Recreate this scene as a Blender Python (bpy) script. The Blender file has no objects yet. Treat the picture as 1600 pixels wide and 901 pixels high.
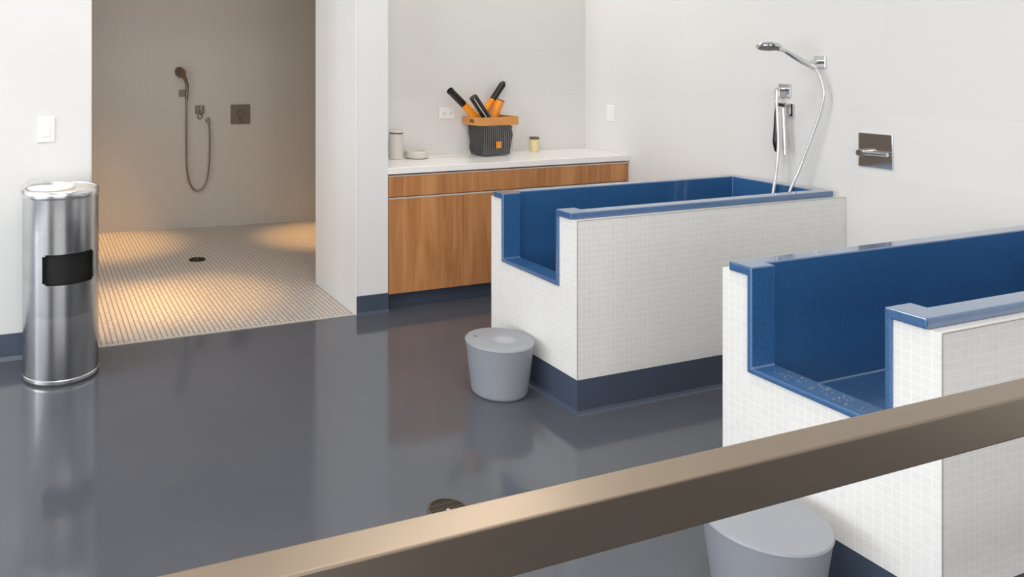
import bpy, bmesh, math, random
from mathutils import Vector, Matrix, Euler
random.seed(4)
sc = bpy.context.scene
COL = sc.collection
PI = math.pi
rad = math.radians

# ------------------------------------------------------------------ materials
def srgb(r, g, b):
    def f(c):
        c /= 255.0
        return c / 12.92 if c <= 0.04045 else ((c + 0.055) / 1.055) ** 2.4
    return (f(r), f(g), f(b), 1.0)

class Mat:
    def __init__(self, name):
        self.m = bpy.data.materials.new(name)
        self.m.use_nodes = True
        self.nt = self.m.node_tree
        self.p = self.nt.nodes['Principled BSDF']
    def n(self, t, **kw):
        nd = self.nt.nodes.new(t)
        for k, v in kw.items():
            if k in nd.inputs: nd.inputs[k].default_value = v
            else: setattr(nd, k, v)
        return nd
    def l(self, a, b): self.nt.links.new(a, b)
    def set(self, **kw):
        for k, v in kw.items(): self.p.inputs[k.replace('_', ' ')].default_value = v
        return self

def plain(name, col, rough=.5, metal=0., noise=0., nscale=20., bump=0., bscale=200., **kw):
    M = Mat(name)
    M.set(Base_Color=col, Roughness=rough, Metallic=metal)
    for k, v in kw.items(): M.p.inputs[k.replace('_', ' ')].default_value = v
    tc = M.n('ShaderNodeTexCoord')
    if noise:
        nz = M.n('ShaderNodeTexNoise', Scale=nscale, Detail=4.)
        M.l(tc.outputs['Object'], nz.inputs['Vector'])
        mx = M.n('ShaderNodeMixRGB', blend_type='MIX')
        mx.inputs[1].default_value = tuple(c * (1 - noise) for c in col[:3]) + (1,)
        mx.inputs[2].default_value = tuple(min(1, c * (1 + noise)) for c in col[:3]) + (1,)
        M.l(nz.outputs['Fac'], mx.inputs[0]); M.l(mx.outputs[0], M.p.inputs['Base Color'])
    if bump:
        nb = M.n('ShaderNodeTexNoise', Scale=bscale, Detail=2.)
        M.l(tc.outputs['Object'], nb.inputs['Vector'])
        b = M.n('ShaderNodeBump', Strength=bump, Distance=.002)
        M.l(nb.outputs['Fac'], b.inputs['Height']); M.l(b.outputs[0], M.p.inputs['Normal'])
    return M.m

def tiled(name, c1, c2, grout, w, h, mortar, rough=.25, offset=0., bump=.3, spec=.5):
    M = Mat(name)
    M.set(Roughness=rough)
    M.p.inputs['Specular IOR Level'].default_value = spec
    uv = M.n('ShaderNodeUVMap', uv_map='UVMap')
    br = M.n('ShaderNodeTexBrick', offset=offset, offset_frequency=2, squash=1.)
    br.inputs['Color1'].default_value = c1; br.inputs['Color2'].default_value = c2
    br.inputs['Mortar'].default_value = grout
    br.inputs['Scale'].default_value = 1.; br.inputs['Mortar Size'].default_value = mortar
    br.inputs['Mortar Smooth'].default_value = .2
    br.inputs['Brick Width'].default_value = w; br.inputs['Row Height'].default_value = h
    M.l(uv.outputs[0], br.inputs['Vector']); M.l(br.outputs['Color'], M.p.inputs['Base Color'])
    b = M.n('ShaderNodeBump', Strength=bump, Distance=.001); b.invert = True
    M.l(br.outputs['Fac'], b.inputs['Height']); M.l(b.outputs[0], M.p.inputs['Normal'])
    return M.m

W_WALL = tiled('white_wall_tile', srgb(226, 226, 224), srgb(223, 223, 221), srgb(217, 217, 216), 1.33, .3285, .0010, rough=.38, offset=.5, bump=.06, spec=.35)
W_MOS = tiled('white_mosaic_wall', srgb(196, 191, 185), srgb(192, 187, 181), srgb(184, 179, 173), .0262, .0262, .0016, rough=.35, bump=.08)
W_TUB = tiled('white_mosaic_tub', srgb(234, 234, 232), srgb(230, 230, 228), srgb(241, 241, 239), .0262, .0262, .0018, rough=.25, bump=.22)
W_FLOOR = tiled('mosaic_floor', srgb(226, 219, 212), srgb(214, 206, 198), srgb(154, 143, 134), .0305, .0305, .0046, rough=.32, bump=.5)
PAINT = plain('white_paint', srgb(228, 229, 229), rough=.5, bump=.02)
CEIL = plain('ceiling_paint', srgb(235, 235, 233), rough=.8)
NAVY = plain('navy_epoxy', srgb(70, 80, 97), rough=.22, noise=.06, nscale=6)

def epoxy_floor():
    M = Mat('grey_epoxy_floor')
    tc = M.n('ShaderNodeTexCoord')
    nz = M.n('ShaderNodeTexNoise', Scale=2.2, Detail=5.); M.l(tc.outputs['Object'], nz.inputs['Vector'])
    mx = M.n('ShaderNodeMixRGB'); mx.inputs[1].default_value = srgb(80, 84, 93); mx.inputs[2].default_value = srgb(89, 92, 100)
    M.l(nz.outputs['Fac'], mx.inputs[0]); M.l(mx.outputs[0], M.p.inputs['Base Color'])
    n2 = M.n('ShaderNodeTexNoise', Scale=9., Detail=3.); M.l(tc.outputs['Object'], n2.inputs['Vector'])
    mr = M.n('ShaderNodeMapRange'); mr.inputs['To Min'].default_value = .07; mr.inputs['To Max'].default_value = .14
    M.l(n2.outputs['Fac'], mr.inputs['Value']); M.l(mr.outputs[0], M.p.inputs['Roughness'])
    n3 = M.n('ShaderNodeTexNoise', Scale=14., Detail=2.); M.l(tc.outputs['Object'], n3.inputs['Vector'])
    b = M.n('ShaderNodeBump', Strength=.035, Distance=.01); M.l(n3.outputs['Fac'], b.inputs['Height']); M.l(b.outputs[0], M.p.inputs['Normal'])
    M.p.inputs['IOR'].default_value = 1.55
    return M.m
EPOXY = epoxy_floor()

def liner_mat():
    M = Mat('speckled_blue_resin')
    tc = M.n('ShaderNodeTexCoord')
    v = M.n('ShaderNodeTexNoise', Scale=170., Detail=3.); M.l(tc.outputs['Object'], v.inputs['Vector'])
    r = M.n('ShaderNodeValToRGB')
    r.color_ramp.elements[0].position = .28; r.color_ramp.elements[0].color = srgb(43, 86, 133)
    r.color_ramp.elements[1].position = .76; r.color_ramp.elements[1].color = srgb(57, 105, 157)
    M.l(v.outputs['Fac'], r.inputs[0]); M.l(r.outputs[0], M.p.inputs['Base Color'])
    M.set(Roughness=.2); M.p.inputs['IOR'].default_value = 1.6
    M.p.inputs['Coat Weight'].default_value = 1.; M.p.inputs['Coat Roughness'].default_value = .07; M.p.inputs['Coat IOR'].default_value = 1.65
    return M.m
BLUE = liner_mat()

def steel(name, col, rough, aniso=.0, radial=False, noise_dir=None):
    M = Mat(name)
    M.set(Base_Color=col, Metallic=1., Roughness=rough, Anisotropic=aniso)
    tc = M.n('ShaderNodeTexCoord')
    mp = M.n('ShaderNodeMapping')
    mp.inputs['Scale'].default_value = noise_dir or (4, 4, 300)
    nz = M.n('ShaderNodeTexNoise', Scale=3., Detail=4.)
    M.l(tc.outputs['Object'], mp.inputs[0]); M.l(mp.outputs[0], nz.inputs['Vector'])
    mr = M.n('ShaderNodeMapRange'); mr.inputs['To Min'].default_value = rough * .88; mr.inputs['To Max'].default_value = rough * 1.12
    M.l(nz.outputs['Fac'], mr.inputs['Value']); M.l(mr.outputs[0], M.p.inputs['Roughness'])
    if aniso:
        t = M.n('ShaderNodeTangent', direction_type='RADIAL', axis='Z')
        M.l(t.outputs[0], M.p.inputs['Tangent'])
    return M.m
BRUSHED = steel('brushed_steel', srgb(235, 235, 236), .2, aniso=.75)
RAILM = steel('satin_rail_steel', srgb(164, 150, 134), .36, noise_dir=(2, 260, 260))
CHROME = plain('chrome', srgb(214, 215, 217), rough=.07, metal=1.)
NICKEL = plain('dull_nickel', srgb(140, 126, 114), rough=.35, metal=.85)
ALU = plain('aluminium_strip', srgb(222, 216, 208), rough=.4, metal=.4)
BRONZE = plain('edge_strip', srgb(176, 170, 160), rough=.4, metal=.4)
DNICK = plain('dark_nickel', srgb(112, 100, 90), rough=.4, metal=.8)
WHOSE = plain('pale_metal_hose', srgb(218, 220, 222), rough=.25, metal=.55)
BLACK = plain('black_plastic', srgb(22, 21, 21), rough=.35)
DEEP = plain('black_liner', srgb(12, 12, 12), rough=.6)
WHITEP = plain('white_plastic', srgb(238, 238, 236), rough=.35)
TISSUE = plain('white_tissue', srgb(240, 240, 240), rough=.9)
ORANGE = plain('orange_plastic', srgb(244, 150, 22), rough=.35)
OWOOD = plain('pale_orange_wood', srgb(214, 148, 82), rough=.5, noise=.12, nscale=12)
QUARTZ = plain('white_quartz', srgb(244, 243, 243), rough=.2, noise=.015, nscale=60)
RUBBER = plain('grey_rubber', srgb(150, 154, 162), rough=.42, noise=.035, nscale=9, bump=.05, bscale=60)
CERAM = plain('off_white_ceramic', srgb(214, 211, 205), rough=.4)
BROWN = plain('dark_brown_lid', srgb(98, 84, 76), rough=.5)
CREAM = plain('cream_wax', srgb(236, 219, 164), rough=.4, Subsurface_Weight=.2)
DRAINM = plain('dull_bronze_grate', srgb(128, 120, 104), rough=.35, metal=1., noise=.2, nscale=60)
BAG = plain('dark_bag_film', srgb(12, 11, 12), rough=.32, noise=.35, nscale=30, bump=.9, bscale=24)
SLATE = plain('dark_slate_panel', srgb(62, 61, 62), rough=.4)

def wood():
    M = Mat('cherry_veneer')
    tc = M.n('ShaderNodeTexCoord'); mp = M.n('ShaderNodeMapping'); mp.inputs['Scale'].default_value = (9, 9, .9)
    M.l(tc.outputs['Object'], mp.inputs[0])
    nz = M.n('ShaderNodeTexNoise', Scale=1.6, Detail=6., Distortion=1.2); M.l(mp.outputs[0], nz.inputs['Vector'])
    r = M.n('ShaderNodeValToRGB')
    r.color_ramp.elements[0].position = .3; r.color_ramp.elements[0].color = srgb(178, 118, 70)
    r.color_ramp.elements[1].position = .72; r.color_ramp.elements[1].color = srgb(212, 152, 98)
    M.l(nz.outputs['Fac'], r.inputs[0])
    mp2 = M.n('ShaderNodeMapping'); mp2.inputs['Scale'].default_value = (160, 160, 3); M.l(tc.outputs['Object'], mp2.inputs[0])
    n2 = M.n('ShaderNodeTexNoise', Scale=1., Detail=3.); M.l(mp2.outputs[0], n2.inputs['Vector'])
    mx = M.n('ShaderNodeMixRGB', blend_type='MULTIPLY'); mx.inputs[0].default_value = .22
    M.l(r.outputs[0], mx.inputs[1]); M.l(n2.outputs['Fac'], mx.inputs[2])
    M.l(mx.outputs[0], M.p.inputs['Base Color']); M.set(Roughness=.4)
    return M.m
WOOD = wood()

def clear_plastic():
    M = Mat('clear_ribbed_plastic')
    M.set(Base_Color=srgb(235, 235, 235), Roughness=.12)
    out = M.nt.nodes['Material Output']
    tr = M.n('ShaderNodeBsdfTransparent'); mx = M.n('ShaderNodeMixShader'); mx.inputs[0].default_value = .05
    M.l(tr.outputs[0], mx.inputs[1]); M.l(M.p.outputs[0], mx.inputs[2]); M.l(mx.outputs[0], out.inputs['Surface'])
    return M.m
CLEAR = clear_plastic()
RIB = plain('pale_rib_plastic', srgb(150, 146, 146), rough=.3)

# ------------------------------------------------------------------ mesh helpers
class MB:
    def __init__(self): self.bm = bmesh.new()
    def box(self, x0, x1, y0, y1, z0, z1, bev=0., seg=2):
        r = bmesh.ops.create_cube(self.bm, size=1.)
        vs = r['verts']
        for v in vs:
            v.co = Vector((x0 + (v.co.x + .5) * (x1 - x0), y0 + (v.co.y + .5) * (y1 - y0), z0 + (v.co.z + .5) * (z1 - z0)))
        if bev:
            es = list({e for v in vs for e in v.link_edges})
            bmesh.ops.bevel(self.bm, geom=es, offset=bev, segments=seg, affect='EDGES', profile=.5)
        return self
    def prism(self, pts, axis, a, b):
        """polygon pts extruded along an axis (0,1,2) from a to b"""
        def mk(u, v, t):
            c = [0, 0, 0]; o = [i for i in range(3) if i != axis]
            c[axis] = t; c[o[0]] = u; c[o[1]] = v
            return self.bm.verts.new(c)
        A = [mk(u, v, a) for u, v in pts]; B = [mk(u, v, b) for u, v in pts]
        n = len(pts)
        for i in range(n):
            self.bm.faces.new((A[i], A[(i + 1) % n], B[(i + 1) % n], B[i]))
        self.bm.faces.new(A[::-1]); self.bm.faces.new(B)
        return self
    def lathe(self, prof, segs=48, sx=1., sy=1., mat=None, cap=True):
        """prof = [(r,z)...] about z"""
        rings = []
        for r, z in prof:
            if r < 1e-6:
                v = self.bm.verts.new((0, 0, z)); rings.append([v] * segs); continue
            rings.append([self.bm.verts.new((r * sx * math.cos(2 * PI * i / segs), r * sy * math.sin(2 * PI * i / segs), z)) for i in range(segs)])
        new = {v for r in rings for v in r}
        for A, B in zip(rings, rings[1:]):
            for i in range(segs):
                j = (i + 1) % segs
                q = [A[i], A[j], B[j], B[i]]
                u = []
                for v in q:
                    if v not in u: u.append(v)
                if len(u) > 2: self.bm.faces.new(u)
        if cap:
            for R in (rings[0], rings[-1]):
                if R[0] is not R[1]: self.bm.faces.new(R if R is rings[-1] else R[::-1])
        if mat is not None:
            for v in new: v.co = mat @ v.co
        return self
    def tube(self, pts, r, segs=12, smooth=True, radii=None):
        P = [Vector(p) for p in pts]
        if smooth and len(P) > 2:
            Q = []
            for i in range(len(P) - 1):
                p0 = P[max(i - 1, 0)]; p1 = P[i]; p2 = P[i + 1]; p3 = P[min(i + 2, len(P) - 1)]
                for k in range(8):
                    t = k / 8
                    Q.append(.5 * ((2 * p1) + (-p0 + p2) * t + (2 * p0 - 5 * p1 + 4 * p2 - p3) * t * t + (-p0 + 3 * p1 - 3 * p2 + p3) * t ** 3))
            Q.append(P[-1])
            if radii:
                radii = [radii[min(int(i / 8), len(radii) - 2)] * (1 - (i % 8) / 8) + radii[min(int(i / 8) + 1, len(radii) - 1)] * ((i % 8) / 8) for i in range(len(Q) - 1)] + [radii[-1]]
            P = Q
        rings = []; up = None
        for i, p in enumerate(P):
            d = (P[min(i + 1, len(P) - 1)] - P[max(i - 1, 0)]).normalized()
            if up is None:
                up = Vector((0, 0, 1)) if abs(d.z) < .9 else Vector((1, 0, 0))
            s = d.cross(up).normalized(); up = s.cross(d).normalized()
            rr = radii[i] if radii else r
            rings.append([self.bm.verts.new(p + (s * math.cos(2 * PI * k / segs) + up * math.sin(2 * PI * k / segs)) * rr) for k in range(segs)])
        for A, B in zip(rings, rings[1:]):
            for k in range(segs):
                self.bm.faces.new((A[k], A[(k + 1) % segs], B[(k + 1) % segs], B[k]))
        self.bm.faces.new(rings[0][::-1]); self.bm.faces.new(rings[-1])
        return self
    def xform(self, M):
        bmesh.ops.transform(self.bm, matrix=M, verts=self.bm.verts); return self
    def build(self, name, mat, parent=None, smooth=35., loc=None):
        bm = self.bm
        bmesh.ops.recalc_face_normals(bm, faces=bm.faces)
        uvs(bm)
        me = bpy.data.meshes.new(name); bm.to_mesh(me); bm.free()
        return link(name, me, mat, parent, smooth, loc)

def uvs(bm):
    uv = bm.loops.layers.uv.get('UVMap') or bm.loops.layers.uv.new('UVMap')
    bm.normal_update()
    for f in bm.faces:
        n = f.normal; a = max(range(3), key=lambda i: abs(n[i]))
        for lp in f.loops:
            c = lp.vert.co
            lp[uv].uv = (c.y, c.z) if a == 0 else (c.x, c.z) if a == 1 else (c.x, c.y)

def link(name, me, mat, parent=None, smooth=35., loc=None):
    if mat is not None: me.materials.append(mat)
    o = bpy.data.objects.new(name, me); COL.objects.link(o)
    if smooth:
        for p in me.polygons: p.use_smooth = True
        me.set_sharp_from_angle(angle=rad(smooth))
    if parent is not None: o.parent = parent
    if loc is not None: o.location = loc
    return o

def thing(name, label, cat, loc=(0, 0, 0), rz=0., group=None):
    o = bpy.data.objects.new(name, None); COL.objects.link(o)
    o.empty_display_size = .1
    o.location = loc; o.rotation_euler = (0, 0, rz)
    o['label'] = label; o['category'] = cat
    if group: o['group'] = group
    return o
def tag(o, label, cat, group=None):
    o['label'] = label; o['category'] = cat
    if group: o['group'] = group
    return o
def struct(o):
    o['kind'] = 'structure'; return o

def csg(base, cuts, adds=(), bevel=0., seg=3):
    """boolean of MB solids, evaluated to a mesh; temporary objects are removed"""
    tmp = []
    def ob(mb):
        bmesh.ops.recalc_face_normals(mb.bm, faces=mb.bm.faces)
        me = bpy.data.meshes.new('t'); mb.bm.to_mesh(me); mb.bm.free()
        o = bpy.data.objects.new('t', me); COL.objects.link(o); tmp.append(o); return o
    b = ob(base)
    for op, lst in (('UNION', adds), ('DIFFERENCE', cuts)):
        for c in lst:
            m = b.modifiers.new('b', 'BOOLEAN'); m.operation = op; m.solver = 'EXACT'; m.object = ob(c)
    if bevel:
        m = b.modifiers.new('v', 'BEVEL'); m.width = bevel; m.segments = seg; m.limit_method = 'ANGLE'; m.angle_limit = rad(40)
    dg = bpy.context.evaluated_depsgraph_get(); dg.update()
    me = bpy.data.meshes.new_from_object(b.evaluated_get(dg))
    for o in tmp:
        m = o.data; bpy.data.objects.remove(o); bpy.data.meshes.remove(m)
    me.materials.clear()
    bm = bmesh.new(); bm.from_mesh(me); uvs(bm); bm.to_mesh(me); bm.free()
    return me

# ------------------------------------------------------------------ layout constants (metres)
XR = 3.945      # right wall face
YW = 4.48       # front face of left wall, pier and cabinets
YB = 4.955      # back wall of the counter niche
PX0, PX1 = 1.842, 2.057   # pier
YP = 5.235      # rear end of pier
XL = -5.6; YF = -3.0; ZC = 3.3

# ------------------------------------------------------------------ the setting
struct(MB().box(XL, XR + .15, YF, YW + .02, -.12, 0).build('floor', EPOXY, smooth=0))
struct(MB().box(PX1 - .05, XR + .15, YW + .02, YB + .05, -.12, 0).build('floor', EPOXY, smooth=0))
struct(MB().box(-.9, 3.3, YW + .02, 7.75, -.13, -.001).build('shower_floor', W_FLOOR, smooth=0))
struct(MB().box(XL - .15, XR + .15, YF - .15, YB + .3, ZC, ZC + .15).build('ceiling', CEIL, smooth=0))
struct(MB().box(-1.05, 3.45, YP, 7.9, 2.75, 2.9).box(-1.05, PX0, YW + .12, YP, 2.75, 2.9).build('ceiling', CEIL, smooth=0))
struct(MB().box(XR, XR + .15, YF, YB + .28, 0, ZC).build('wall_right', W_WALL, smooth=0))
struct(MB().box(PX1, XR, YB, YB + .28, 0, ZC).build('wall_back', W_WALL, smooth=0))
struct(MB().box(PX0, PX1, YW, YP, 0, ZC).build('wall_pier', PAINT, smooth=0))
struct(MB().box(XL, .278, YW, YW + .13, 0, ZC).build('wall_left', PAINT, smooth=0))
struct(MB().box(.278, PX0, YW, YW + .12, 2.75, ZC).build('wall_header', PAINT, smooth=0))
# shower room: the back wall is turned five degrees
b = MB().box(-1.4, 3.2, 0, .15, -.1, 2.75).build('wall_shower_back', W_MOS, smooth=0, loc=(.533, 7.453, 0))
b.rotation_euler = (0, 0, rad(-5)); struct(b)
struct(MB().box(-1.05, -.9, YW + .13, 4.66, -.1, 2.75).box(-1.05, -.9, 5.26, 7.75, -.1, 2.75).box(-1.05, -.9, 4.66, 5.26, -.1, .5).box(-1.05, -.9, 4.66, 5.26, 2.6, 2.75).build('wall_shower_left', W_MOS, smooth=0))  # the opening is made for the added window
struct(MB().box(-1.0, -.94, 4.66, 4.70, .5, 2.6).box(-1.0, -.94, 5.22, 5.26, .5, 2.6).box(-1.0, -.94, 4.70, 5.22, .5, .54).box(-1.0, -.94, 4.70, 5.22, 2.56, 2.6).build('window_7', ALU, smooth=0))  # made-up window frame, added along with its light to brighten the pier
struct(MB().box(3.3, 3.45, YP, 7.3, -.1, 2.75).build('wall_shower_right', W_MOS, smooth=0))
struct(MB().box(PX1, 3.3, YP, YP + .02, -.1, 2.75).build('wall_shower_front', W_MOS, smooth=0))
# window wall on the left and wall behind
wins = [(-2.6, -.5), (-.2, 1.9), (2.2, 3.5)]
w = MB().box(XL - .15, XL, YF, YW, 0, .25).box(XL - .15, XL, YF, YW, 2.95, ZC)
ys = [YF] + [v for a in wins for v in a] + [YW]
for i in range(0, len(ys), 2): w.box(XL - .15, XL, ys[i], ys[i + 1], .25, 2.95)
struct(w.build('wall_window', PAINT, smooth=0))
for k, (a, c) in enumerate(wins):
    m = MB()
    m.box(XL - .1, XL - .04, a, a + .05, .25, 2.95).box(XL - .1, XL - .04, c - .05, c, .25, 2.95)
    m.box(XL - .1, XL - .04, a + .05, c - .05, .25, .3).box(XL - .1, XL - .04, a + .05, c - .05, 2.9, 2.95)
    m.box(XL - .1, XL - .04, (a + c) / 2 - .025, (a + c) / 2 + .025, .3, 2.9)
    struct(m.build('window_%d' % (k + 1), ALU, smooth=0))
DUSK = plain('umber_wall_paint', srgb(112, 98, 90), rough=.7)
fw = [(-2.8, -1.6), (-1.3, -.1), (.2, 1.2)]
w = MB().box(XL - .15, XR + .15, YF - .15, YF, 0, .3).box(XL - .15, XR + .15, YF - .15, YF, 2.6, ZC)
xs = [XL - .15] + [v for a in fw for v in a] + [XR + .15]
for i in range(0, len(xs), 2): w.box(xs[i], xs[i + 1], YF - .15, YF, .3, 2.6)
struct(w.build('wall_front', DUSK, smooth=0))
for k, (a, c) in enumerate(fw):
    m = MB().box(a, a + .05, YF - .1, YF - .04, .3, 2.6).box(c - .05, c, YF - .1, YF - .04, .3, 2.6).box(a + .05, c - .05, YF - .1, YF - .04, .3, .35).box(a + .05, c - .05, YF - .1, YF - .04, 2.55, 2.6)
    struct(m.build('window_%d' % (k + 4), DUSK, smooth=0))
# coved skirting
def skirt(name, x0, x1, yf, h):
    struct(MB().prism([(yf, 0), (yf, h), (yf - .006, h), (yf - .008, .02), (yf - .022, 0)], 0, x0, x1).build(name, NAVY, smooth=0))
skirt('baseboard_left', XL, .278, YW, .137)
skirt('baseboard_pier', PX0 + .002, PX1, YW, .118)
struct(MB().box(.270, .281, YW - .003, YW + .13, .0, ZC).build('trim_1', ALU, smooth=0))
struct(MB().box(PX0 - .003, PX0 + .006, YW - .003, YW + .006, .118, ZC).build('trim_2', WHITEP, smooth=0))
struct(MB().prism([(YW + .012, 0), (YW + .012, .004), (YW + .028, .004), (YW + .028, 0)], 0, .278, PX0).build('trim_3', ALU, smooth=0))

# ------------------------------------------------------------------ dog baths
def dog_bath(label, x, y, L, W=.705):
    t = thing('dog_bath', label, 'bathtub', (x, y, 0), 0)
    # white mosaic surround
    base = MB().box(0, L, 0, W, .156, .862)
    cuts = [MB().box(.03, L - .055, .062, W - .062, .4, 1.2), MB().box(-.5, .06, .127, .599, .541, 1.2)]
    link('tile_surround', csg(base, cuts), W_TUB, t, smooth=0)
    # blue liner with rolled rim
    rim = MB().box(-.009, L - .045, .033, W - .033, .862, .892)
    body = MB().box(.03, L - .056, .063, W - .063, .401, .875)
    lip = MB().box(-.009, .075, .1265, .5995, .5405, .875)
    cuts = [MB().box(.098, L - .115, .1, W - .092, .447, 1.3), MB().box(-.5, .2, .146, .58, .560, 1.3)]
    link('liner', csg(rim, cuts, [body, lip], bevel=.0095, seg=7), BLUE, t, smooth=0)
    # plinth with a small cove at the floor
    pl = MB()
    lv = []
    for z, o_ in ((0, .014), (.006, .006), (.018, -.001), (.1558, -.001)):
        lv.append([pl.bm.verts.new(p) for p in ((-o_, -o_, z), (L, -o_, z), (L, W + o_, z), (-o_, W + o_, z))])
    for A, B in zip(lv, lv[1:]):
        for i in range(4): pl.bm.faces.new((A[i], A[(i + 1) % 4], B[(i + 1) % 4], B[i]))
    pl.bm.faces.new(lv[0][::-1]); pl.bm.faces.new(lv[-1])
    pl.build('plinth', NAVY, t, smooth=0)
    # thin metal edge profiles of the tiling
    e = MB()
    e.box(-.0008, .0014, -.0008, .0014, .156, .8615)
    e.box(.0014, L, -.0008, .0022, .8605, .8628)
    e.build('edge_trim', BRONZE, t, smooth=0)
    d = MB().lathe([(0, .4485), (.04, .4485), (.045, .447)], 24); d.xform(Matrix.Translation((L - .4, W / 2, 0)))
    d.build('drain', CHROME, t)
    return t
dog_bath('white mosaic dog bath with blue liner below the wall showers', 2.24, 2.868, XR - 2.242)
dog_bath('white mosaic dog bath with blue liner partly hidden behind the steel rail', 2.213, 1.347, XR - 2.215)

# ------------------------------------------------------------------ round rubber stools
def stool(label, x, y, rt, rb, h, marks=False):
    prof = [(0, 0), (rb - .008, 0), (rb, .006), (rb + .004, .02), (rt - .004, h - .02), (rt, h - .008), (rt - .003, h - .002), (rt - .010, h), (0, h)]
    o = MB().lathe(prof, 72).build('round_stool', RUBBER, smooth=40, loc=(x, y, 0))
    tag(o, label, 'stool', 'grey tapered step stools')
    return o
def stained_rubber():
    m = RUBBER.copy(); m.name = 'grey_rubber_scuffed'
    nt = m.node_tree; p = nt.nodes['Principled BSDF']
    src = p.inputs['Base Color'].links[0].from_socket
    tc = nt.nodes.new('ShaderNodeTexCoord')
    def spot(c, r, soft, col, src, amt):
        d = nt.nodes.new('ShaderNodeVectorMath'); d.operation = 'DISTANCE'; d.inputs[1].default_value = c
        nt.links.new(tc.outputs['Object'], d.inputs[0])
        mr = nt.nodes.new('ShaderNodeMapRange'); mr.inputs['From Min'].default_value = r - soft; mr.inputs['From Max'].default_value = r + soft
        mr.inputs['To Min'].default_value = amt; mr.inputs['To Max'].default_value = 0.
        nt.links.new(d.outputs['Value'], mr.inputs['Value'])
        mx = nt.nodes.new('ShaderNodeMixRGB'); nt.links.new(mr.outputs[0], mx.inputs[0]); nt.links.new(src, mx.inputs[1]); mx.inputs[2].default_value = col
        return mx.outputs[0]
    s = spot((.015, -.02, .25), .05, .015, srgb(188, 190, 200), src, .6)
    s = spot((-.09, .07, .25), .009, .003, srgb(70, 66, 72), s, .9)
    s = spot((-.115, .105, .25), .010, .005, srgb(112, 110, 118), s, .7)
    nt.links.new(s, p.inputs['Base Color'])
    return m
s1 = stool('grey tapered round stool with scuffed top beside the white bath between cabinets and rail', 2.06, 3.215, .163, .13, .25)
s1.data.materials[0] = stained_rubber()
s2 = stool('grey tapered round stool at the bottom edge, partly hidden behind the steel rail', 1.975, 1.68, .172, .135, .25)

# water left standing on the entry lip of the nearer bath
m = MB()
for i in range(90):
    x, y = 2.232 + .07 * random.random(), 1.52 + .36 * random.random()
    q = .0016 + .0034 * random.random() ** 2
    m.lathe([(q, 0), (q * .92, q * .25), (q * .6, q * .48), (0, q * .58)], 10, sx=1 + random.random() * .8, mat=Matrix.Translation((x, y, .5598)))
o = m.build('water_droplets', plain('water_bead', srgb(225, 232, 240), rough=.03, Transmission_Weight=.85, IOR=1.33), smooth=60)
o['kind'] = 'stuff'; tag(o, 'scattered water droplets on the low entry lip of the nearer bath', 'water')

# ------------------------------------------------------------------ steel wipes bin
def wipes_bin():
    t = thing('wipes_bin', 'tall round brushed steel wipes dispenser bin with black opening by the shower', 'trash can', (.116, 4.2, 0))
    R = .181
    A0, A1 = -30., 57.      # opening, degrees from -Y towards +X
    angs = sorted(set([A0, A1] + [A0 + i * (A1 - A0) / 18 for i in range(19)] + [A1 + i * (360 - (A1 - A0)) / 66 for i in range(66)]))
    zs = [.025, .488, .497, .628, .637, .905]
    bm = bmesh.new(); grid = []
    for z in zs:
        row = []
        for a in angs:
            row.append(bm.verts.new((R * math.sin(rad(a)), -R * math.cos(rad(a)), z)))
        grid.append(row)
    n = len(angs)
    for i in range(len(zs) - 1):
        for k in range(n):
            mid = (angs[k] + (angs[k + 1] if k + 1 < n else angs[0] + 360)) / 2
            inside = A0 < mid < A1 and .488 <= zs[i] < .637
            corner = zs[i] in (.488, .628) and (mid < A0 + 3.5 or mid > A1 - 3.5)
            if inside and not corner: continue
            q = [grid[i][k], grid[i][(k + 1) % n], grid[i + 1][(k + 1) % n], grid[i + 1][k]]
            bm.faces.new(q)
    r = bmesh.ops.solidify(bm, geom=bm.faces[:], thickness=.004)
    m = MB(); m.bm.free(); m.bm = bm
    m.build('body', BRUSHED, t, smooth=40)
    MB().lathe([(.150, .32), (.152, .74)], 48).build('inner_bin', DEEP, t)
    MB().lathe([(R - .012, .9), (R + .003, .9), (R + .0055, .908), (R + .0055, .93), (R + .002, .938), (R - .01, .938), (R - .012, .93), (R - .012, .9)], 72, cap=False).build('top_ring', BRUSHED, t)
    MB().lathe([(R - .01, .013), (R + .003, .013), (R + .003, .026), (R, .030), (R - .01, .030), (R - .01, .013)], 72, cap=False).build('base_ring', BRUSHED, t)
    MB().lathe([(R - .012, .0), (R + .003, .0), (R + .004, .004), (R + .002, .0128), (R - .012, .0128)], 72).build('base_gasket', SLATE, t)
    MB().lathe([(R - .014, .915), (R - .012, .932), (R - .02, .934), (0, .936)], 64).build('top_plate', ALU, t)
    lid = MB().lathe([(.112, .936), (.115, .944), (.108, .952), (.07, .956), (.016, .957), (.012, .945), (0, .945)], 56)
    lid.xform(Matrix.Translation((-.045, -.01, 0))); lid.build('lid', WHITEP, t)
    # the wipe pulled out and hanging over the rim
    bm = bmesh.new(); N = 14; rows = []
    for i in range(N + 1):
        f = i / N
        x = -.04 - .17 * f; z = .962 + .012 * math.sin(f * 3) - (.0 if f < .78 else (f - .78) * .24)
        rows.append([bm.verts.new((x, -.045 + .085 * j / 6 + .01 * math.sin(f * 4), z + .004 * math.sin(j * 1.7 + i * .8))) for j in range(7)])
    for a, b2 in zip(rows, rows[1:]):
        for j in range(6): bm.faces.new((a[j], a[j + 1], b2[j + 1], b2[j]))
    bmesh.ops.solidify(bm, geom=bm.faces[:], thickness=.002)
    m = MB(); m.bm.free(); m.bm = bm; m.build('wipe', TISSUE, t, smooth=80)
wipes_bin()

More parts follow.
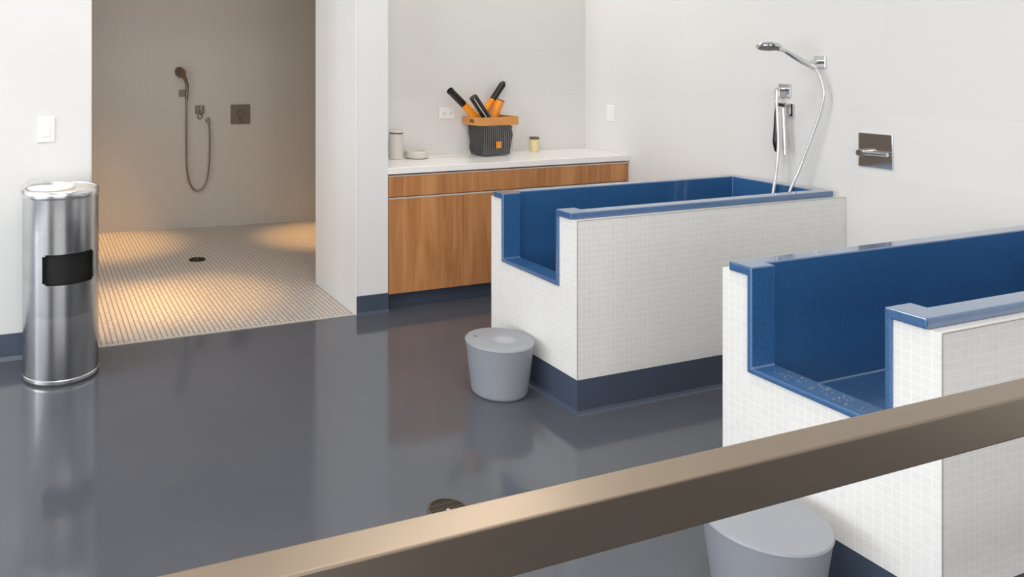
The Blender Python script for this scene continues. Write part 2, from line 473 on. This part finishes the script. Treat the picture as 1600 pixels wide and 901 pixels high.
# ------------------------------------------------------------------ cabinets and worktop
def cabinet(label, x0, x1, doors, left_gap=0.):
    w = x1 - x0
    t = thing('cabinet', label, 'cabinet', (x0, YW, 0), 0, 'wooden cabinets under the worktop')
    fr = .018
    MB().box(.001, w - .001, fr + .002, YB - YW - .003, .105, .853).build('carcass', WOOD, t, smooth=0)
    MB().box(.001, w - .001, .065, YB - YW - .003, 0, .105).build('toe_kick', NAVY, t, smooth=0)
    g = .0015
    d = MB().box(g, w - g, 0, fr, .716, .842, .001, 1).build('drawer', WOOD, t, smooth=0)
    MB().prism([(.0, .843), (.0, .850), (fr, .850), (fr, .843)], 0, g, w - g).build('edge_pull', ALU, d, smooth=0)
    n = len(doors) - 1
    for a, b2 in zip(doors, doors[1:]):
        dd = MB().box(a - x0 + g, b2 - x0 - g, 0, fr, .106, .700, .001, 1).build('door', WOOD, t, smooth=0)
        MB().prism([(-.001, .701), (-.001, .710), (fr, .710), (fr, .701)], 0, a - x0 + (g if a == x0 else -g), b2 - x0 - g).build('edge_pull', ALU, dd, smooth=0)
    return t
cabinet('wide cherry wood cabinet with one long drawer over two doors, next to the white pier', 2.062, 3.138, [2.062, 2.598, 3.138])
cabinet('cherry wood cabinet in the middle of the row, half hidden behind the blue bath', 3.138, 3.561, [3.138, 3.561])
cabinet('cherry wood cabinet at the end of the row against the right wall', 3.561, XR - .008, [3.561, XR - .008])
o = MB().box(PX1 + .002, XR - .001, YW - .012, YB - .001, .860, .900, .003, 3).build('worktop', QUARTZ, smooth=0)
tag(o, 'long white stone worktop over the wooden cabinets', 'countertop')

# ------------------------------------------------------------------ things on the worktop
ZT = .9005
def basket():
    t = thing('storage_basket', 'clear ribbed basket with a pale orange wooden rim holding orange grooming tools', 'basket', (3.025, 4.838, ZT), rad(4))
    bx, by, tx, ty, h = .120, .085, .150, .106, .252
    bm = bmesh.new()
    def ring(sx, sy, z, nx=22, ny=14, rib=0.):
        pts = []
        for (ax, ay, bx2, by2, n, nxn) in ((-sx, -sy, sx, -sy, nx, (0, -1)), (sx, -sy, sx, sy, ny, (1, 0)), (sx, sy, -sx, sy, nx, (0, 1)), (-sx, sy, -sx, -sy, ny, (-1, 0))):
            for i in range(n):
                f = i / n; o_ = rib * (1 if i % 2 else 0)
                pts.append((ax + (bx2 - ax) * f + nxn[0] * o_, ay + (by2 - ay) * f + nxn[1] * o_, z))
        return [bm.verts.new(p) for p in pts]
    R = [ring(bx, by, .004, rib=.003), ring(bx + (tx - bx) * .85, by + (ty - by) * .85, h * .85, rib=.003), ring(tx - .004, ty - .004, h, rib=.0)]
    for A, B in zip(R, R[1:]):
        for i in range(len(A)):
            j = (i + 1) % len(A); bm.faces.new((A[i], A[j], B[j], B[i]))
    bm.faces.new(R[0][::-1])
    m = MB(); m.bm.free(); m.bm = bm
    m.build('clear_tub', CLEAR, t, smooth=20)
    rb = MB()
    for i in range(15):
        f = -.9 + 1.8 * i / 14
        rb.prism([(-by - .004, .008), (-by - .0055, .008), (-ty + .003, .216), (-ty + .0045, .216)], 0, f * bx * 1.12 - .0009, f * bx * 1.12 + .0009)
    rb.build('ribs', RIB, t, smooth=0)
    # wooden rim band: four boards with a hand hole in the end board
    z0, z1, k = .218, .276, .008
    ox, oy = .162, .114
    r = MB().box(-ox, ox, -oy, -oy + k, z0, z1, .002, 1).box(-ox, ox, oy - k, oy, z0, z1, .002, 1)
    r.box(ox - k, ox, -oy + k, oy - k, z0, z1)
    r.box(-ox, -ox + k, -oy + k, -.03, z0, z1).box(-ox, -ox + k, .03, oy - k, z0, z1)
    r.box(-ox, -ox + k, -.03, .03, z0, .234).box(-ox, -ox + k, -.03, .03, .260, z1)
    r.build('wooden_rim', OWOOD, t, smooth=0)
    b = MB().box(-.024, .022, -.104, -.098, .058, .104, .003, 2)
    b.build('badge', ORANGE, t, smooth=0)
    e = MB()
    for q in ((-.016, -.011, .066, .096), (-.016, .014, .091, .096), (.009, .014, .066, .096), (-.016, .014, .079, .084)): e.box(q[0], q[1], -.1055, -.1035, q[2], q[3])
    e.build('badge_emblem', OWOOD, t, smooth=0)
    return t
basket()
# crumpled dark bag standing in the basket
bm = bmesh.new()
bmesh.ops.create_cube(bm, size=1.)
bmesh.ops.subdivide_edges(bm, edges=bm.edges[:], cuts=9, use_grid_fill=True)
for v in bm.verts:
    z = (v.co.z + .5); s = 1 + .16 * z
    x, y = v.co.x * .226 * s, v.co.y * .158 * s
    top = max(0, z - .75) * 4
    v.co = Vector((x * (1 - .05 * top) + .004 * math.sin(31 * v.co.y + 9 * z), y + .004 * math.sin(40 * v.co.x + 14 * z), 0.008 + z * .205 + top * .012 * math.sin(9 * v.co.x + 11 * v.co.y)))
m = MB(); m.bm.free(); m.bm = bm
o = m.build('dark_bag', BAG, smooth=40, loc=(3.025, 4.838, ZT)); o.rotation_euler = (0, 0, rad(4))
tag(o, 'dark crinkled bag filling the clear basket on the worktop', 'bag')
def tool(label, a, mpt, e, r, kind):
    """grip from a to mpt, head from mpt to e"""
    a, mpt, e = Vector(a), Vector(mpt), Vector(e)
    t = thing('grooming_tool', label, 'tool', a, 0, 'grooming tools in the basket')
    d = (e - a).normalized(); q = d.to_track_quat('Z', 'Y').to_matrix().to_4x4()
    L1 = (mpt - a).length; L = (e - a).length
    c1, c2 = (ORANGE, BLACK)
    if kind == 'stripe': c1, c2 = BLACK, BLACK
    if kind == 'orange': c1, c2 = ORANGE, BROWN
    MB().lathe([(r * .9, -.0), (r, .01), (r, L1 - .004), (r * .95, L1)], 28, mat=q).build('grip', c1, t)
    if kind == 'round':
        MB().lathe([(r * .9, L1 - .002), (r * .95, L1 + .01), (r * .93, L - .018), (r * 1.0, L - .014), (r * 1.0, L), (r * .8, L + .004), (r * .7, L - .012), (0, L - .012)], 28, mat=q).build('nozzle', c2, t)
    elif kind == 'tip':
        MB().lathe([(r * .88, L1 - .002), (r * .92, L1 + .008), (r * .9, L - .035), (r * 1.0, L - .03), (r * .5, L - .004), (0, L)], 28, mat=q).build('nozzle', c2, t)
    elif kind == 'stripe':
        MB().lathe([(r * .95, L1), (r * .95, L - .004), (r * .85, L), (0, L)], 28, mat=q).build('cap', c2, t)
        side = Vector((-.62, -.6, .35)); side = (side - d * side.dot(d)).normalized()
        MB().tube([side * r + d * .02, side * r + d * (L - .006)], .0035, 8, smooth=False).build('silver_strip', ALU, t)
    else:
        MB().lathe([(r * 1.04, L1), (r * 1.06, L - .003), (r * .9, L), (r * .8, L - .004), (0, L - .004)], 28, mat=q).build('cap', c2, t)
    return t
tool('orange grooming tool with long black nozzle leaning to the left out of the basket', (2.93, 4.836, 1.15), (2.80, 4.83, 1.262), (2.688, 4.825, 1.366), .027, 'round')
tool('black grooming tool with a thin silver stripe in the middle of the basket', (2.97, 4.772, 1.15), (2.92, 4.771, 1.22), (2.842, 4.77, 1.322), .031, 'stripe')
tool('orange grooming tool with pointed black tip leaning to the right out of the basket', (2.985, 4.897, 1.16), (3.08, 4.9, 1.29), (3.185, 4.905, 1.42), .026, 'tip')
tool('short orange grooming tool standing at the right of the basket', (3.045, 4.84, 1.15), (3.105, 4.835, 1.283), (3.108, 4.835, 1.290), .030, 'orange')

t = thing('canister', 'tall white canister with dark band and flat lid beside the pier', 'canister', (2.298, 4.87, ZT))
MB().lathe([(.043, 0), (.046, .004), (.046, .172)], 40).build('body', CERAM, t)
MB().lathe([(.047, .173), (.047, .180)], 40).build('dark_band', BROWN, t)
MB().lathe([(.046, .181), (.046, .190), (.040, .194), (0, .194)], 40).build('lid', CERAM, t)
t = thing('small_bowl', 'low round off white bowl beside the canister on the worktop', 'bowl', (2.452, 4.865, ZT))
MB().lathe([(.055, 0), (.078, .004), (.082, .02), (.078, .046), (.070, .052), (.064, .048), (.062, .02), (0, .018)], 44).build('bowl', CERAM, t)
t = thing('small_jar', 'small cream jar with a brown lid at the right of the basket', 'jar', (3.418, 4.868, ZT))
MB().lathe([(.026, 0), (.028, .004), (.034, .088), (.034, .094)], 32).build('glass', CREAM, t)
MB().lathe([(.0345, .0945), (.0355, .098), (.0355, .108), (.032, .111), (0, .111)], 32).build('lid', BROWN, t)

# ------------------------------------------------------------------ switches and sockets
def plate_on(name, label, cat, origin, rz, w, h, inner):
    """plate in local XZ, facing local -Y"""
    t = thing(name, label, cat, origin, rz)
    MB().box(-w / 2, w / 2, -.007, 0.001, -h / 2, h / 2, .003, 2).build('cover_plate', WHITEP, t, smooth=0)
    if inner == 'rocker':
        r = MB().prism([(-.012, -.034), (-.007, .034), (-.005, .034), (-.005, -.034)], 0, -.0165, .0165)
        r.build('rocker', WHITEP, t, smooth=0)
    if inner == 'sockets':
        for s in (-1, 1):
            f = MB().box(s * .027 - .0175, s * .027 + .0175, -.0095, -.006, -.014, .014, .004, 2).build('socket', WHITEP, t)
            MB().box(s * .027 - .006, s * .027 - .004, -.0102, -.0085, -.002, .007).box(s * .027 + .004, s * .027 + .006, -.0102, -.0085, -.002, .007).box(s * .027 - .002, s * .027 + .002, -.0102, -.0085, -.009, -.005).build('slots', SLATE, f, smooth=0)
    return t
plate_on('light_switch', 'white rocker light switch on the wall above the steel bin', 'light switch', (.049, YW, 1.205), 0, .088, .134, 'rocker')
plate_on('light_switch', 'white light switch on the right wall near the corner over the worktop', 'light switch', (XR, 4.665, 1.185), rad(-90), .082, .12, 'rocker')
plate_on('wall_socket', 'white double wall socket on the back wall left of the basket', 'socket', (2.737, YB, 1.197), 0, .128, .082, 'sockets')

# ------------------------------------------------------------------ shower fittings
def frame_matrix(d, up=Vector((0, 0, 1))):
    return d.to_track_quat('Z', 'Y').to_matrix().to_4x4()
def valve(label, origin, rz, w, mat, lever):
    t = thing('shower_valve', label, 'shower valve', origin, rz)
    MB().box(-w / 2, w / 2, -.010, 0.001, -w / 2, w / 2, .002, 2).build('plate', mat, t, smooth=0)
    if lever == 'side':
        k = MB().lathe([(.019, 0), (.019, .05), (.016, .054), (0, .054)], 32, mat=Matrix.Translation((-.045, -.010, -.012)) @ Matrix.Rotation(PI / 2, 4, 'X'))
        kn = k.build('knob', mat, t)
        MB().tube([(-.03, -.045, -.012), (.085, -.045, -.010)], .0105, 14, smooth=False).build('lever', mat, kn)
    else:
        k = MB().lathe([(.026, 0), (.025, .03), (.021, .034), (0, .034)], 28, mat=Matrix.Translation((-.006, -.010, .012)) @ Matrix.Rotation(PI / 2, 4, 'X'))
        kn = k.build('knob', mat, t)
        MB().box(-.012, .000, -.045, -.032, -.075, .012, .003, 2).build('lever', mat, kn)
    return t
RZR = rad(-90)   # things on the right wall: local -Y looks into the room (-X), local +X runs towards -Y
valve('square chrome bath valve with lever on the right wall between the two baths', (XR, 2.71, 1.121), RZR, .172, CHROME, 'side')
SWA = rad(-5); SW0 = Vector((.533, 7.453, 0)); SWU = Vector((math.cos(SWA), math.sin(SWA), 0)); SWN = Vector((math.sin(SWA), -math.cos(SWA), 0))
def sp(s, z, out=0.): return SW0 + SWU * s + SWN * out + Vector((0, 0, z))
valve('square dull steel shower valve on the dim shower room wall', sp(1.291, 1.057), SWA, .186, DNICK, 'down')

# dim shower room: holder, hand shower, wall outlet, square hook
def holder(label, origin, rz, mat, w=.05, arm=.045, rnd=.017):
    t = thing('shower_holder', label, 'shower holder', origin, rz)
    MB().box(-w / 2, w / 2, -.012, 0.001, -w / 2, w / 2, .002, 2).build('wall_plate', mat, t, smooth=0)
    MB().tube([(0, -.011, 0), (0, -arm, 0)], .011, 16, smooth=False).build('arm', mat, t)
    return t
holder('small holder of the hand shower on the dim shower room wall', sp(.745, 1.265), SWA, DNICK, .066, .03)
t = thing('hand_shower', 'hand shower with long looping hose on the dim shower room wall', 'hand shower', sp(.78, 1.27, .05))
ms = Matrix.Translation(-sp(.78, 1.27, .05))
def loc(p): return ms @ p
MB().tube([loc(sp(.781, 1.20, .05)), loc(sp(.783, 1.26, .052)), loc(sp(.785, 1.33, .055)), loc(sp(.77, 1.39, .065)), loc(sp(.745, 1.43, .08))], .014, 14, radii=[.012, .014, .015, .016, .02]).build('handle', NICKEL, t)
hd = (SWU * -.45 + SWN * .55 + Vector((0, 0, -.35))).normalized()
mh = Matrix.Translation(loc(sp(.722, 1.462, .085))) @ frame_matrix(hd)
MB().lathe([(0, -.022), (.03, -.02), (.052, -.008), (.057, .004), (.054, .012), (.05, .013), (0, .013)], 36, mat=mh).build('shower_head', NICKEL, t)
MB().tube([loc(sp(s, z, .045)) for s, z in ((.781, 1.20), (.779, 1.08), (.778, .937), (.779, .75), (.783, .577), (.802, .45), (.84, .372), (.885, .352), (.93, .378), (.968, .45), (.988, .569), (.995, .72), (.996, .871), (.990, .975))], .0085, 10).build('hose', NICKEL, t)
t = thing('hose_outlet', 'small round hose outlet on the dim shower room wall beside the loop of hose', 'hose outlet', sp(.978, 1.012), SWA)
MB().lathe([(.024, 0), (.023, .008), (.013, .012), (.013, .05), (.011, .054), (0, .054)], 24, mat=Matrix.Translation((0, 0.001, 0)) @ Matrix.Rotation(PI / 2, 4, 'X')).build('rosette', NICKEL, t)
MB().tube([(.004, -.042, .0), (.010, -.044, -.02), (.012, -.045, -.036)], .011, 12).build('elbow', NICKEL, t)
t = thing('wall_hook', 'small square wall hook with ring between hose and valve in the shower room', 'hook', sp(.906, 1.105), SWA)
MB().box(-.043, .043, -.016, 0.001, -.036, .042, .002, 2).build('plate', DNICK, t, smooth=0)
MB().box(-.020, -.006, -.03, -.015, -.03, .036, .003, 2).box(.006, .020, -.03, -.015, -.03, .036, .003, 2).build('prongs', NICKEL, t)
tor = [(.022 * math.cos(2 * PI * i / 20), -.018, -.06 + .022 * math.sin(2 * PI * i / 20)) for i in range(21)]
MB().tube(tor, .005, 8, smooth=False).box(-.006, .006, -.02, -.008, -.05, -.03).build('ring', NICKEL, t)

# over the far bath: angled hand shower
holder('chrome holder of the angled hand shower, highest on the right wall', (XR, 3.008, 1.567), RZR, CHROME, .064, .075)
o0 = Vector((3.868, 3.005, 1.555))
t = thing('hand_shower', 'chrome hand shower angled up on the right wall, pale hose hanging into the bath', 'hand shower', o0)
A = Vector((3.885, 3.0, 1.532)) - o0; B = Vector((3.70, 3.03, 1.628)) - o0; H = Vector((3.605, 3.045, 1.652)) - o0
MB().tube([A, A.lerp(B, .35), A.lerp(B, .75), B, B.lerp(H, .4)], .014, 16, radii=[.0125, .0155, .014, .0115, .012]).build('handle', CHROME, t)
hd = Vector((-.16, -.12, -1)).normalized()
mh = Matrix.Translation(H) @ frame_matrix(hd)
MB().lathe([(0, -.018), (.035, -.016), (.058, -.006), (.063, .004), (.060, .012), (.055, .013), (0, .013)], 44, mat=mh).build('shower_head', CHROME, t)
MB().lathe([(0, .0135), (.05, .0135), (.05, .016), (0, .016)], 40, mat=mh).build('spray_face', SLATE, t)
hp = [(3.885, 3.0, 1.532), (3.888, 2.975, 1.50), (3.886, 2.955, 1.45), (3.884, 2.945, 1.39), (3.880, 2.968, 1.285), (3.868, 3.012, 1.145), (3.85, 3.06, .99), (3.815, 3.085, .88), (3.775, 3.10, .72), (3.745, 3.11, .50), (3.70, 3.12, .457)]
MB().tube([Vector(p) - o0 for p in hp], .0085, 12).build('hose', WHOSE, t)
# over the far bath: square outlet, square bracket, black sprayer
t = thing('hose_outlet', 'square chrome water outlet on the right wall directly above the black sprayer', 'hose outlet', (XR, 3.222, 1.404), RZR)
MB().box(-.037, .037, -.012, 0.001, -.039, .039, .002, 2).build('wall_plate', CHROME, t, smooth=0)
MB().tube([(-.01, -.011, .006), (-.01, -.05, .006), (-.010, -.056, -.01), (-.010, -.057, -.055)], .012, 14).build('spout', CHROME, t)
t = thing('sprayer_bracket', 'square open chrome bracket holding the black sprayer on the right wall', 'bracket', (XR, 3.187, 1.299), RZR)
r = MB().box(-.024, .024, -.02, 0.001, .024, .034).box(-.024, .024, -.02, 0.001, -.034, -.024).box(.014, .024, -.02, 0.001, -.024, .024).box(-.024, -.014, -.02, 0.001, -.024, .024)
r.build('square_ring', CHROME, t, smooth=0)
MB().tube([(-.024, -.012, .03), (-.06, -.03, .03), (-.068, -.045, .025)], .007, 10).build('arm', CHROME, t)
o0 = Vector((3.865, 3.215, 1.19))
t = thing('hand_sprayer', 'black handled sprayer hanging upright on the right wall, its hose dropping into the bath', 'sprayer', o0)
def rel(*ps): return [Vector(p) - o0 for p in ps]
MB().tube(rel((3.872, 3.172, 1.325), (3.868, 3.205, 1.327), (3.865, 3.215, 1.30), (3.865, 3.216, 1.20), (3.865, 3.218, 1.12), (3.865, 3.218, 1.065)), .012, 14, radii=[.008, .009, .009, .014, .018, .006]).build('handle', BLACK, t)
MB().tube(rel((3.872, 3.178, 1.31), (3.872, 3.172, 1.20), (3.872, 3.165, 1.055)), .0105, 12).build('lance', CHROME, t)
MB().tube(rel((3.855, 3.205, 1.345), (3.852, 3.195, 1.22), (3.85, 3.19, 1.10), (3.828, 3.185, .96), (3.795, 3.175, .86), (3.77, 3.18, .70), (3.75, 3.19, .50), (3.71, 3.19, .457)), .0085, 12).build('hose', WHOSE, t)

# ------------------------------------------------------------------ floor drains
def drain(label, x, y, r, mat):
    t = thing('floor_drain', label, 'drain', (x, y, 0))
    MB().lathe([(r - .007, .001), (r, .0008), (r - .001, .004), (r - .007, .0045), (r - .007, .001)], 48, cap=False).build('ring', mat, t)
    MB().lathe([(0, .0012), (r - .007, .0012)], 40, cap=False).build('dark_sump', DEEP, t)
    g = MB()
    n = 13; R2 = r - .0065
    for i in range(n):
        c = -R2 + (i + .5) * 2 * R2 / n; hl = math.sqrt(R2 * R2 - c * c)
        g.box(c - .0013, c + .0013, -hl, hl, .0022, .003)
    for i in range(4):
        c = -R2 + (i + 1) * 2 * R2 / 5; hl = math.sqrt(R2 * R2 - c * c)
        g.box(-hl, hl, c - .001, c + .001, .0015, .0028)
    g.build('grate', mat, t, smooth=0)
    MB().lathe([(.006, .004), (.006, .0052), (0, .0055)], 16).build('screw', ALU, t)
drain('round bronze floor drain in the grey floor just behind the steel rail', 1.345, 2.425, .074, DRAINM)
DARKD = plain('dark_bronze', srgb(60, 40, 24), rough=.5, metal=.6)
drain('round dark drain in the tiled shower room floor', 1.184, 6.185, .066, DARKD)

# ------------------------------------------------------------------ steel rail in the foreground
t = thing('steel_rail', 'satin steel handrail crossing in front of the nearer bath', 'handrail', (1.0, .789, 0))
tr = MB().box(-1.2, 2.3, -.0245, .0245, -.064, 0, .003, 4).build('top_rail', RAILM, t, smooth=0, loc=(-.4, 0, 1.052))
tr.rotation_euler = (0, .0042, 0)      # the rail falls a quarter of a degree towards the right wall
for x, zt in ((-1.3, .994), (1.6, .981)):
    p = MB().box(x - .02, x + .02, -.02, .02, .006, zt, .003, 2).build('post', RAILM, t)
    MB().box(x - .05, x + .05, -.05, .05, 0, .008, .002, 1).build('base_plate', RAILM, p)

# ------------------------------------------------------------------ light
W = bpy.data.worlds.new('World'); sc.world = W; W.use_nodes = True
bg = W.node_tree.nodes['Background']; bg.inputs[0].default_value = (.80, .90, 1.0, 1); bg.inputs[1].default_value = 1.2
def area(name, loc_, rot, sx, sy, power, col):
    l = bpy.data.lights.new(name, 'AREA'); l.shape = 'RECTANGLE'; l.size = sx; l.size_y = sy; l.energy = power; l.color = col
    o = bpy.data.objects.new(name, l); COL.objects.link(o); o.location = loc_; o.rotation_euler = rot
    return o
for k, (a, c) in enumerate(wins):
    area('window_daylight', (XL - .12, (a + c) / 2, 1.6), (0, rad(-90), 0), 2.6, c - a - .1, 112, (.93, .96, 1.0))
for a, c in fw:
    area('window_daylight', ((a + c) / 2, YF - .12, 1.45), (rad(90), 0, 0), c - a - .1, 2.2, 42, (1.0, .97, .94))
for x in (-.2, 1.6):
    for y in (-.9, 1.2, 2.9):
        area('ceiling_fill', (x, y, ZC - .02), (0, 0, 0), .9, .35, 25, (1.0, .93, .85))  # unseen panels without fixtures, added to fill the main room with light
area('niche_downlight', (3.1, 4.75, ZC - .02), (0, 0, 0), .16, .16, 15, (1.0, .9, .8))
def spot(name, loc_, power, ang, col, blend=.5, size=.05):
    l = bpy.data.lights.new(name, 'SPOT'); l.energy = power; l.spot_size = rad(ang); l.spot_blend = blend; l.color = col; l.shadow_soft_size = size
    o = bpy.data.objects.new(name, l); COL.objects.link(o); o.location = loc_
    return o
spot('ceiling_downlight', (-.5, 3.85, ZC - .03), 75, 50, (1.0, .93, .86), .7, .04)
WARM = (1.0, .57, .21)
spot('shower_downlight', (.45, 5.2, 2.72), 330, 30, WARM, 1.)
spot('shower_downlight', (1.0, 5.22, 2.72), 330, 30, WARM, 1.)
spot('shower_downlight', (.55, 6.95, 2.72), 420, 34, WARM, 1.)
spot('shower_downlight', (2.4, 6.65, 2.72), 420, 30, WARM, 1.)
area('shower_side_fill', (-1.02, 4.96, 1.55), (0, rad(-90), 0), 2.0, .5, 19, (1.0, .97, .94))  # added side light in the made-up window, lifts the pier's left face
area('shower_ceiling_fill', (1.2, 5.9, 2.73), (0, 0, 0), 1.6, 1.2, 3.5, (1.0, .88, .76))  # added neutral fill that lifts the dim shower walls, not a real fitting

# ------------------------------------------------------------------ camera
cam = bpy.data.cameras.new('camera'); co = bpy.data.objects.new('camera', cam); COL.objects.link(co)
F_PX = 1225.47
cam.sensor_width = 36.; cam.lens = F_PX / 1600 * 36
cam.shift_x = (800 - 530) / 1600
cam.shift_y = -(450.5 - 93) / 1600
cam.clip_start = .02
co.location = (0, 0, 1.58); co.rotation_euler = (rad(90), 0, rad(-21.1053))
sc.camera = co
vs = sc.view_settings
vs.view_transform = 'Standard'; vs.look = 'None'; vs.gamma = 1.; vs.use_curve_mapping = False; vs.exposure = -.36
